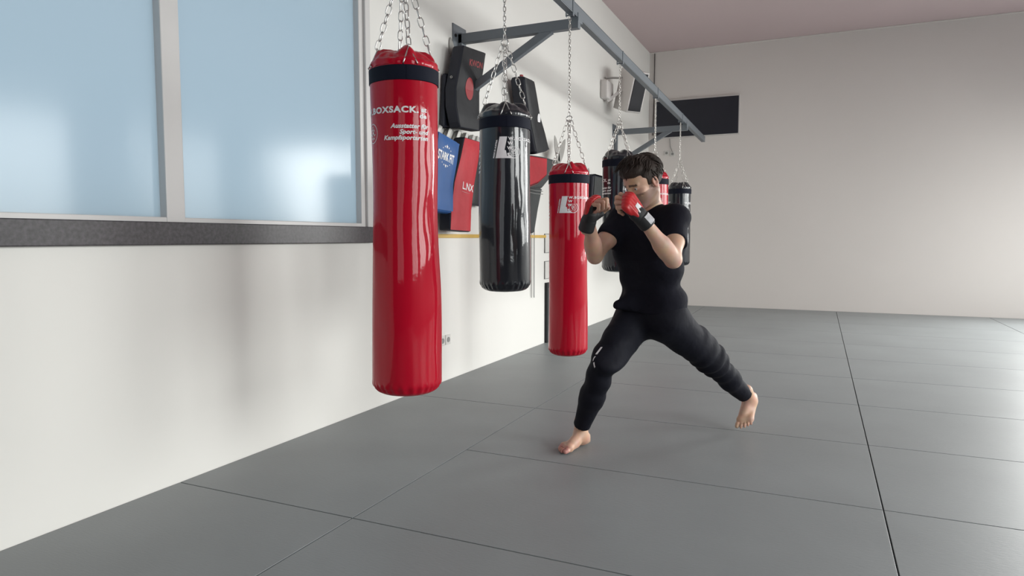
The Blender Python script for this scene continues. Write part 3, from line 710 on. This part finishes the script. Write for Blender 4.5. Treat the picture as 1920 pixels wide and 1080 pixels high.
def to_obj(name, parts, m, parent, tint=None):
    Vs, Fs, off = [], [], 0
    for V, Q in parts: Vs.append(V); Fs.append(Q+off); off += len(V)
    V = np.concatenate(Vs); Q = np.concatenate(Fs)
    me = bpy.data.meshes.new(name); me.from_pydata((V-ORG).tolist(), [], Q.tolist()); me.validate()
    if tint is not None:
        col = tint(V); a = me.color_attributes.new('tint', 'FLOAT_COLOR', 'POINT')
        a.data.foreach_set('color', np.concatenate([col, np.ones((len(V), 1))], 1).astype(np.float32).ravel())
    return obj(name, me, m, parent, smooth=True)
def snoise(P, f, seed=0):
    r = np.random.RandomState(seed); out = 0
    for k in range(6):
        d = nrm(r.randn(3)); out = out + np.sin((P@d)*f*(0.7+0.6*r.rand()) + r.rand()*6.28)
    return out/6

# --- skeleton
bl, bf = V3(0.67, -0.74, 0), V3(-0.74, -0.67, 0)
pel, wai, che, nek = V3(.772, 3.71, .725), V3(.752, 3.67, .93), V3(.722, 3.61, 1.12), V3(.715, 3.58, 1.27)
Rs, Re, Rw = V3(.590, 3.700, 1.245), V3(.430, 3.520, 1.055), V3(.376, 3.335, 1.235)
Ls, Le, Lw = V3(.825, 3.450, 1.245), V3(.772, 3.250, 1.045), V3(.598, 3.160, 1.245)
Rh, Lh = V3(.700, 3.775, .735), V3(.835, 3.640, .735)
Rk, Ra = V3(.478, 3.500, .490), V3(.375, 3.674, .085)
Lk, La = V3(1.13, 3.800, .450), V3(1.42, 4.020, .190)

def torso(P, e=0.0):
    d = cone(P, pel-bl*.075, pel+bl*.075, .105+e, .105+e)
    d = smin(d, cone(P, wai-bl*.062, wai+bl*.062, .098+e, .098+e), .09)
    d = smin(d, cone(P, wai*.5+che*.5-bl*.07, wai*.5+che*.5+bl*.07, .100+e, .100+e), .08)
    d = smin(d, cone(P, che-bl*.082, che+bl*.082, .108+e, .108+e), .08)
    d = smin(d, cone(P, che+bl*.07+V3(0, 0, .05), che-bl*.07+V3(0, 0, .05), .10+e, .10+e), .06)
    d = smin(d, cone(P, Rs, Ls, .058+e, .058+e), .05)
    d = smin(d, cone(P, nek+V3(0, 0, -.03), nek+V3(0, 0, .02), .075+e, .058+e), .05)
    return d
def arms(P, e=0.0):
    d = 9
    for s, el, w_ in ((Rs, Re, Rw), (Ls, Le, Lw)):
        up = nrm(el-s)
        a = cone(P, s, el, .052+e, .038+e); a = smin(a, cone(P, s+up*.10, s+up*.16, .050+e, .048+e), .03)
        fd = nrm(w_-el)
        a = smin(a, cone(P, el, el+fd*.10, .040+e, .042+e), .02); a = smin(a, cone(P, el+fd*.06, w_, .042+e, .026+e), .02)
        d = np.minimum(d, a)
    return d
def legs(P, e=0.0):
    d = 9
    for h_, k_, a_ in ((Rh, Rk, Ra), (Lh, Lk, La)):
        q = cone(P, h_, k_, .092+e, .056+e); q = smin(q, cone(P, k_, a_, .054+e, .034+e), .03)
        fd = nrm(a_-k_); q = smin(q, cone(P, k_+fd*.10, k_+fd*.18, .056+e, .050+e), .03)
        d = smin(d, q, .03) if not np.isscalar(d) else q
    return d
# --- head
ha = math.radians(60)
F0 = V3(-math.sin(ha), -math.cos(ha), 0); pitch = math.radians(-27); roll = math.radians(4)
hf = nrm(F0*math.cos(pitch) + V3(0, 0, 1)*math.sin(pitch)); hl = nrm(np.cross(V3(0, 0, 1), F0)); hu = np.cross(hf, hl)*1.0
if hu[2] < 0: hu = -hu
hl = np.cross(hu, hf)*-1.0
if hl@V3(math.cos(ha), -math.sin(ha), 0) < 0: hl = -hl
HC = V3(.668, 3.49, 1.432)
HA = [hl, hf, hu]; HS = 1.0
def hd(P): return ((P-HC)@np.array(HA).T)/HS
def head(P):
    q = hd(P); x = np.abs(q[..., 0]); qs = np.stack([x, q[..., 1], q[..., 2]], -1)
    E = lambda c, r: ell(qs, c, r)
    d = E((0, -.018, .036), (.076, .096, .088))
    d = smin(d, E((0, .035, .030), (.064, .062, .062)), .03)           # forehead
    d = smin(d, E((0, .030, -.045), (.058, .062, .070)), .03)          # face
    d = smin(d, cone(qs, (.052, -.012, -.050), (.026, .066, -.098), .018, .016), .025)   # jaw
    d = smin(d, cone(qs, (0, .072, -.100), (.010, .074, -.100), .018, .016), .02)        # chin
    d = smin(d, E((.044, .060, -.022), (.022, .020, .017)), .018)      # cheekbone
    d = smin(d, cone(qs, (.006, .092, .020), (.044, .076, .022), .009, .008), .012)      # brow
    d = smax(d, -E((.032, .100, .000), (.017, .017, .012)), .010)      # eye socket
    d = smin(d, ell(qs, (.032, .073, .000), (.0145, .014, .0125)), .004)                 # lids
    d = smin(d, cone(qs, (0, .092, .012), (0, .114, -.030), .008, .0115), .010)          # nose
    d = smin(d, ell(qs, (.012, .100, -.033), (.009, .011, .008)), .006)
    d = smin(d, cone(qs, (0, .092, -.060), (.018, .086, -.062), .0065, .005), .006)      # upper lip
    d = smin(d, cone(qs, (0, .091, -.071), (.015, .085, -.070), .0070, .005), .005)      # lower lip
    d = smax(d, -cone(qs, (0, .100, -.0655), (.020, .090, -.0655), .0022, .0018), .003)
    # ears
    ear = ell(qs, (.079, -.010, -.004), (.010, .019, .031)); ear = smax(ear, -ell(qs, (.090, -.007, -.002), (.009, .011, .020)), .004)
    d = smin(d, ear, .008)
    d = d*HS
    base = HC - hu*.060 - hf*.022
    d = smin(d, cone(P, base, nek+V3(0, 0, .0), .052, .060), .03)
    d = smin(d, cone(P, HC - hu*.075 + hf*.02, nek + bf*.03 + V3(0, 0, .02), .030, .034), .03)
    d = smin(d, cone(P, nek+V3(0, 0, .01)-bl*.03, nek+bl*.03+V3(0, 0, .01), .062, .062), .04)
    return d
# --- hands
def hand_frame(W, a, pn, right):
    a = nrm(a); pn = np.asarray(pn, float); pn = nrm(pn - a*(pn@a)); t = np.cross(a, pn)*(1 if right else -1)
    return W, a, pn, t
HR = hand_frame(Rw, (.24, -.34, .90), (.80, -.50, .02), True)
HL = hand_frame(Lw, (-.68, -.12, .72), (-.25, .75, -.62), False)
def hand_parts(fr, curl, thumb_in=1.0):
    W, a, pn, t = fr; segs = []; palm = []
    for i, (o, L0, Ls_) in enumerate(((.030, .088, (.043, .026, .021)), (.010, .092, (.047, .030, .022)), (-.010, .087, (.043, .028, .021)), (-.029, .078, (.035, .021, .019)))):
        k = W + a*L0 + t*o*1.05
        palm.append((W + a*.012 + t*o*.55, k, .0165 if i else .0165, .0125))
        ang = 0; p = k; f = []
        for j, L in enumerate(Ls_):
            ang += math.radians(curl[i][j]); dr = a*math.cos(ang) + pn*math.sin(ang); q = p + dr*L
            r0 = (.0098, .0088, .0080)[j]*(0.92 if i == 3 else 1); f.append((p, q, r0, r0*.93)); p = q
        segs.append(f)
    b0 = W + a*.022 + t*.026 + pn*.010
    b1 = b0 + nrm(t*.62 + a*.62 + pn*.50)*.042; b2 = b1 + nrm(-t*.25*thumb_in + a*.75 + pn*.60)*.033; b3 = b2 + nrm(-t*.85*thumb_in + a*.45 + pn*.25)*.026
    segs.append([(b0, b1, .0165, .0125), (b1, b2, .0120, .0105), (b2, b3, .0105, .0085)])
    G = 1.12; g_ = lambda p: W+(p-W)*G
    palm = [(g_(p), g_(q), r0*G, r1*G) for p, q, r0, r1 in palm]; segs = [[(g_(p), g_(q), r0*G, r1*G) for p, q, r0, r1 in f] for f in segs]
    return palm, segs
CR = [(62, 88, 50), (66, 92, 52), (68, 94, 52), (70, 92, 52)]
CL = [(38, 75, 40), (46, 82, 45), (54, 88, 45), (60, 90, 48)]
HPR, HPL = hand_parts(HR, CR), hand_parts(HL, CL)
def hand(P, fr, hp, e=0.0):
    palm, segs = hp; W, a, pn, t = fr
    d = 9
    for (p, q, r0, r1) in palm:
        c = cone(P, p, q, r0+e, r1+e); d = c if np.isscalar(d) else smin(d, c, .014)
    d = smin(d, cone(P, W-a*.05, W+a*.02, .026+e, .025+e), .02)
    d = smin(d, cone(P, W+a*.03-t*.022+pn*.008, W+a*.06-t*.026+pn*.008, .015+e, .011+e), .012)
    for f in segs:
        fd = None
        for (p, q, r0, r1) in f:
            c = cone(P, p, q, r0+e, r1+e); fd = c if fd is None else smin(fd, c, .004)
        d = smin(d, fd, .0035)
    return d
# --- feet
def foot(P, ank, fwd, med, pitchf=0.0):
    """flat foot under the ankle; fwd, med unit vectors; pitchf lifts the heel about the ball"""
    fwd = nrm(fwd); up = V3(0, 0, 1); med = nrm(med)
    if pitchf:
        f2 = fwd*math.cos(pitchf) - up*math.sin(pitchf); up = np.cross(med, f2); up = up if up[2] > 0 else -up
    else: f2 = fwd
    O = ank - up*.082          # sole point under the ankle
    L = lambda x, y, z: O + f2*x + med*y + up*z
    d = cone(P, L(-.050, 0, .034), L(-.030, 0, .036), .033, .034)
    d = smin(d, cone(P, ank+up*.06-f2*.006, L(-.012, 0, .060), .036, .036), .03)
    d = smin(d, cone(P, L(.0, 0, .060), L(.085, .012, .036), .036, .024), .03)
    d = smin(d, cone(P, L(-.02, -.014, .026), L(.105, -.030, .018), .026, .018), .02)
    d = smin(d, cone(P, L(.055, .008, .030), L(.120, .018, .022), .028, .021), .02)
    d = smin(d, cone(P, L(.105, -.026, .018), L(.125, .024, .020), .018, .020), .02)
    for (y, x, l, r) in ((.030, .134, .036, .0130), (.009, .140, .030, .0090), (-.008, .134, .026, .0085), (-.023, .124, .023, .0080), (-.036, .112, .020, .0080)):
        dr = 1 if not pitchf else 1
        tt = cone(P, L(x, y, .016), L(x+l*.6, y*1.08, .0165), r*.95, r*.98); tt = smin(tt, cone(P, L(x+l*.6, y*1.08, .0165), L(x+l, y*1.1, r), r*.98, r*.9), .004)
        d = smin(d, tt, .004)
    return smax(d, -(P-O)@up, .006)
mR, mL = V3(.73, -.68, 0), V3(-.80, .60, 0)
footR = lambda P: foot(P, Ra, V3(-.68, -.73, 0), mR)
footL = lambda P: foot(P, La, V3(-.60, -.80, 0), mL, math.radians(38))

def body(P):
    return smin(smin(torso(P, -.012), arms(P), .03), legs(P, -.006), .04)
def bounds(pts, pad_): pts = np.array(pts); return pts.min(0)-pad_, pts.max(0)+pad_
skin_parts = []
lo, hi = bounds([pel, nek, Rs, Re, Rw, Ls, Le, Lw, Rk, Ra, Lk, La, Rh], .14); lo[2] = .04
skin_parts.append(mesh_sdf('b', body, lo, hi, .0085, 2))
skin_parts.append(mesh_sdf('h', head, HC-.17-V3(0, 0, .06), HC+.17, .0032, 1))
for fr, hp in ((HR, HPR), (HL, HPL)):
    pts = [s[1] for f in hp[1] for s in f] + [fr[0]-fr[1]*.05]
    skin_parts.append(mesh_sdf('hand', lambda P: hand(P, fr, hp), *bounds(pts, .035), .0022, 1))
skin_parts.append(mesh_sdf('f', footR, *bounds([Ra+V3(0, 0, .06), Ra-V3(0, 0, .085), Ra+V3(-.14, -.15, -.08)], .06), .003, 1))
skin_parts.append(mesh_sdf('f', footL, *bounds([La+V3(0, 0, .06), La-V3(0, 0, .19), La+V3(-.12, -.16, -.15), La+V3(.05, .07, 0)], .07), .004, 1))
def tint(V):
    col = np.tile(np.array([.68, .415, .300]), (len(V), 1))
    q = hd(V); inh = (np.abs(q[:, 0]) < .1) & (np.abs(q[:, 1]) < .14) & (q[:, 2] > -.14) & (q[:, 2] < .14)
    st = inh & (q[:, 2] < -.028) & (q[:, 1] > -.030) & ~((q[:, 2] > -.046) & (q[:, 1] < .075) & (np.abs(q[:, 0]) < .05)) & (q[:, 2] > -.125)
    st |= inh & (np.abs(q[:, 0]) > .055) & (q[:, 2] < .01) & (q[:, 1] > -.0) & (q[:, 1] < .025)
    col[st] = col[st]*np.array([.52, .50, .52])
    lip = inh & (np.abs(q[:, 0]) < .024) & (q[:, 1] > .078) & (q[:, 2] < -.053) & (q[:, 2] > -.078)
    col[lip] = [.42, .17, .14]
    br = inh & (q[:, 1] > .06) & (np.abs(q[:, 0]) > .010) & (np.abs(q[:, 0]) < .050) & (np.abs(q[:, 2] - .021 + .12*(np.abs(q[:, 0])-.03)**1) < .0055)
    col[br] = [.13, .08, .06]
    earm = inh & (np.abs(q[:, 0]) > .078); col[earm] = [.58, .27, .20]
    toe = (V[:, 2] < .04) & (V[:, 0] < .30); col[toe] = [.58, .27, .22]
    for fr, hp in ((HR, HPR), (HL, HPL)):
        for f in hp[1]:
            m_ = np.linalg.norm(V-f[2][1], axis=1) < .016; col[m_] = [.56, .27, .20]
    return col
body_o = to_obj('body', skin_parts, M['skin'], boxer, tint)
# eyes
for sx in (-1, 1):
    b = bmesh.new(); bmesh.ops.create_uvsphere(b, u_segments=20, v_segments=12, radius=.0120)
    c = HC + (hl*sx*.032 + hf*.0765 + hu*.000)*HS
    bmesh.ops.translate(b, vec=Vector(c-ORG), verts=b.verts); e = obj('eye', b, M['eye'], boxer, smooth=True)
    b = bmesh.new(); bmesh.ops.create_uvsphere(b, u_segments=16, v_segments=8, radius=.0062)
    bmesh.ops.translate(b, vec=Vector(c + hf*.0068 - ORG), verts=b.verts); obj('iris', b, M['iris'], e, smooth=True)
# --- hair: cap plus combed locks
def hairf(P):
    q = hd(P); qs = q.copy(); qs[..., 0] = np.abs(q[..., 0])
    d = ell(q, (0, -.020, .042), (.086, .108, .098))
    d = smin(d, ell(q, (0, .045, .085), (.062, .058, .042)), .03)
    d = d + .0035*snoise(q*np.array([1, .45, 1]), 190, 3) + .004*snoise(q, 70, 5)
    # hairline: forehead, temples, sideburns, round the ears, nape
    front = (q[..., 1]-.080)*.75 - (q[..., 2]-.058)*.9
    side = np.where(q[..., 1] > .030, .030-q[..., 2]+(q[..., 1]-.030)*.5, np.where(q[..., 1] > -.034, .012 - (q[..., 1] > .010)*.022 - q[..., 2], -.045-q[..., 2]))
    cutf = np.maximum(front, -9); face = np.minimum(q[..., 1]-.055, .050-q[..., 2])
    d = smax(d, side, .006); d = smax(d, face, .010)
    return d*HS
hair_parts = [mesh_sdf('hair', hairf, HC-.16, HC+.17, .0030, 1)]
b = bmesh.new(); b2 = None
rs = random.Random(4)
for i in range(760):
    th = rs.uniform(-PI, PI); ph = rs.uniform(0.05, 1.75)
    n0 = np.array([math.cos(th)*math.sin(ph), math.sin(th)*math.sin(ph), math.cos(ph)])
    if n0[2] < .50 and n0[1] > .25: continue
    base = np.array([0, -.020, .042]) + n0*np.array([.084, .105, .094])
    comb = np.array([n0[0]*.5 + rs.uniform(-.35, .35), 1.0 if n0[1] > -.2 else -.5, -.25]) if n0[2] > .3 else np.array([rs.uniform(-.2, .2), -.45, -1.0])
    Ln = rs.uniform(.035, .065)*(1.0 if n0[1] > .3 else 1)*(0.6 if n0[2] < .3 else 1); pts = []; p = base.copy(); dr = nrm(comb)
    for k in range(6):
        pts.append(p.copy()); c0 = p-np.array([0, -.020, .042]); nn = nrm(c0/np.array([.084, .105, .094])**2)
        dr = nrm(dr - nn*(dr@nn) + nn*(.34-.11*k) + np.array([0, 0, -.06*k]) + np.array([rs.uniform(-.12, .12), 0, 0])); p = p + dr*Ln/5
    wp = [Vector(HC + HS*(hl*a_[0] + hf*a_[1] + hu*a_[2]) - ORG) for a_ in pts]
    r0 = rs.uniform(.0024, .0042); tube(b, wp, [r0*.7, r0, r0, r0*.85, r0*.55, .0006], n=5)
for i in range(90):
    th = rs.uniform(.15, 2.99); ph = rs.uniform(.25, 1.0)
    n0 = np.array([math.cos(th)*math.sin(ph), math.sin(th)*math.sin(ph), math.cos(ph)])
    p = np.array([0, -.016, .046]) + n0*np.array([.088, .110, .104]); pts = []
    dr = nrm(np.array([n0[0]*.9 + rs.uniform(-.5, .5), 1.0, .55]))
    Ln = rs.uniform(.040, .075)
    for k in range(6): pts.append(p.copy()); dr = nrm(dr + np.array([rs.uniform(-.1, .1), 0, -.22])); p = p + dr*Ln/5
    wp = [Vector(HC + HS*(hl*a_[0] + hf*a_[1] + hu*a_[2]) - ORG) for a_ in pts]
    r0 = rs.uniform(.0028, .0050); tube(b, wp, [r0*.8, r0, r0*.9, r0*.7, r0*.4, .0005], n=5)
hb = to_obj('hair', hair_parts, M['hair'], boxer)
tmp = bmesh.new(); tmp.from_mesh(hb.data); merge(tmp, b); tmp.to_mesh(hb.data); tmp.free()
hb.data.polygons.foreach_set('use_smooth', [True]*len(hb.data.polygons))
# --- t-shirt
sR, sL = nrm(Re-Rs), nrm(Le-Ls)
def shirt(P):
    d = torso(P, .010)
    for s, dr, r0 in ((Rs, sR, .068), (Ls, sL, .068)):
        c = cone(P, s, s+dr*.17, r0, .064); c = smax(c, plane(P, s+dr*(.165), dr), .006); d = smin(d, c, .035)
    d = smin(d, cone(P, pel-bl*.085+V3(0, 0, .06), pel+bl*.085+V3(0, 0, .06), .118, .118), .05)
    d = smin(d, cone(P, pel-bl*.12+bf*.07+V3(0, 0, .055), pel-bl*.02+bf*.085+V3(0, 0, .07), .040, .05), .04)
    d = smin(d, cone(P, V3(.575, 3.66, .79), V3(.63, 3.66, .80), .030, .045), .05)
    fold = .0055*np.sin(P[..., 2]*42 + 9*(P@bl) + 2.2*snoise(P, 9, 2)) + .004*snoise(P, 40, 8)
    d = d + fold
    d = smax(d, plane(P, pel+V3(0, 0, .012), (-.12, 0, -1)), .012)
    nk = cone(P, nek+V3(0, 0, .015), nek+V3(-.01, -.02, .12), .060, .075)
    return smax(d, -nk, .005)
lo, hi = bounds([pel-V3(0, 0, .0), nek, Rs+sR*.17, Ls+sL*.17, Rh, Lh], .145)
to_obj('t_shirt', [mesh_sdf('s', shirt, lo, hi, .0055, 1)], M['shirt'], boxer)
# --- trousers
def trousers(P):
    d = cone(P, pel-bl*.082-V3(0, 0, .01), pel+bl*.082-V3(0, 0, .01), .118, .118)
    for h_, k_, a_ in ((Rh, Rk, Ra), (Lh, Lk, La)):
        q = cone(P, h_-V3(0,0,.02), k_, .118, .078); fd = nrm(a_-k_); L = np.linalg.norm(a_-k_)
        q = smin(q, cone(P, h_*.45+k_*.55-bf*.015, k_-bf*.028+V3(0,0,.012), .098, .080), .012); q = smin(q, cone(P, k_, k_+fd*L*.5, .072, .064), .012); q = smin(q, cone(P, k_+fd*L*.45, k_+fd*(L+.02), .064, .044), .02)
        tt = ((P-k_)@fd)
        bunch = np.exp(-((np.linalg.norm(P-k_, axis=-1))/.13)**2)
        q = q + .011*bunch*np.sin(tt*75 + 5*snoise(P, 14, 4) + 6*(P@bl)) + .006*snoise(P, 22, 6)
        q = smax(q, plane(P, k_+fd*(L-.040), fd), .004)
        d = smin(d, q, .035)
    d = d + .003*snoise(P, 45, 9)
    return smax(d, plane(P, pel+V3(0, 0, .10), (0, 0, 1)), .02)
lo, hi = bounds([pel, pel+V3(0, 0, .05), Rk, Ra, Lk, La, Rh, Lh], .125); lo[2] = max(lo[2], .03)
tro = to_obj('trousers', [mesh_sdf('t', trousers, lo, hi, .0058, 1)], M['pants'], boxer)
# marks printed along the outer thigh, laid on the cloth
def drape(name, fn, org, ex, ey, quads, m, parent, off=.0015, toward=V3(0, -1, 0)):
    """flat quads in (x,y) laid on the surface of fn, marching from outside along -toward"""
    ex, ey = nrm(ex), nrm(ey); V, F = [], []
    for (x0, y0, x1, y1, x2, y2, x3, y3) in quads:
        n = 6; base = len(V)
        for i in range(n+1):
            for j in range(n+1):
                u, v_ = i/n, j/n; x = (x0*(1-u)+x1*u)*(1-v_)+(x3*(1-u)+x2*u)*v_; y = (y0*(1-u)+y1*u)*(1-v_)+(y3*(1-u)+y2*u)*v_
                V.append(org+ex*x+ey*y)
        for i in range(n):
            for j in range(n): k = base+i*(n+1)+j; F.append((k, k+n+1, k+n+2, k+1))
    P = np.array(V) + toward*.25
    for _ in range(60): P = P - toward*np.maximum(fn(P)-off, 0)[:, None]*.8
    me = bpy.data.meshes.new(name); me.from_pydata((P-ORG).tolist(), [], F); return obj(name, me, m, parent)
th = nrm(Rk-Rh); tc = Rk + th*.025
out_ = nrm(V3(-.88, -.42, .20)); out_ = nrm(out_-th*(out_@th)); sx_ = np.cross(th, out_)
for nm, x0, x1 in (('printed_bar', -.095, -.035), ('printed_curve', -.022, .004), ('printed_dot', .012, .030)):
    drape(nm, trousers, tc, th, sx_, [(x0, -.006, x1, -.006, x1, .006, x0, .006)] if nm != 'printed_curve' else [(x0, -.004, x1, .004, x1, .010, x0, .004), ], M['white'], tro, toward=nrm(out_+V3(0.1, -.5, 0)))
# --- gloves
def make_glove(fr, hp, label):
    W, a, pn, t = fr; palm, segs = hp
    def back(P):
        d = 9
        for (p, q, r0, r1) in palm:
            c = cone(P, p+a*.010-pn*.004, q-pn*.004+a*.002, .023, .024); d = c if np.isscalar(d) else smin(d, c, .014)
        for f in segs[:4]:
            p, q, r0, r1 = f[0]; u = q-p; d = smin(d, cone(P, p-pn*.004, p+u*.62-pn*.004, .021, .0175), .008)
        q_ = hand(P, fr, hp)
        d = smax(d, (P-(W+a*.05))@pn - .006, .008)
        return d + .0012*np.sin((P@t)*330)
    def under(P):
        d = 9
        for (p, q, r0, r1) in palm:
            c = cone(P, p, q-a*.008, r0+.0045, r1+.0045); d = c if np.isscalar(d) else smin(d, c, .012)
        d = smin(d, smax(hand(P, fr, hp, .0035), plane(P, W+a*.040, a), .003), .006)
        d = smin(d, cone(P, W-a*.060, W+a*.030, .035, .031), .015)
        b0, b1 = segs[4][0][0], segs[4][0][1]; d = smin(d, cone(P, b0, b0*.35+b1*.65, .025, .0205), .01)
        d = smax(d, -(plane(P, W-a*.058, a)), .003)
        return d
    def strap(P):
        d = cone(P, W-a*.060, W+a*.012, .0395, .0385); d = smax(d, -(plane(P, W-a*.052, a)), .003); return smax(d, plane(P, W+a*.006, a), .003)
    pts = [s[1] for s in palm] + [s[0] for s in palm] + [segs[0][0][1], segs[3][0][1], segs[4][1][1], W-a*.06]
    lo, hi = bounds(pts, .05)
    g = to_obj('glove', [mesh_sdf('g', under, lo, hi, .0032, 1)], M['gloveblk'], boxer)
    g['label'] = label
    bp = to_obj('padding', [mesh_sdf('g', back, lo, hi, .0028, 1)], M['glovered'], g)
    st = to_obj('wrist_strap', [mesh_sdf('g', strap, lo, hi, .0032, 1)], M['gloveblk'], g)
    return g, bp, st, back, strap
gR, bpR, stR, backR, strapR = make_glove(HR, HPR, 'red and black fingerless glove on the hand nearer the low red bag')
gL, bpL, stL, backL, strapL = make_glove(HL, HPL, 'red and black fingerless glove held in front of the face')
W, a, pn, t_ = HL
drape('printed_emblem', backL, W+a*.045-pn*.05-t_*.004, a, t_, [(-.018, -.020, .020, -.014, .022, .016, -.010, .018)], M['white'], bpL, toward=nrm(-pn+V3(0, -.3, 0)))
drape('strap_label', strapL, W-a*.024-pn*.05, a, t_, [(-.024, -.024, .022, -.024, .022, .024, -.024, .024)], M['silver'], stL, toward=nrm(-pn+V3(0.2, -.5, 0)))
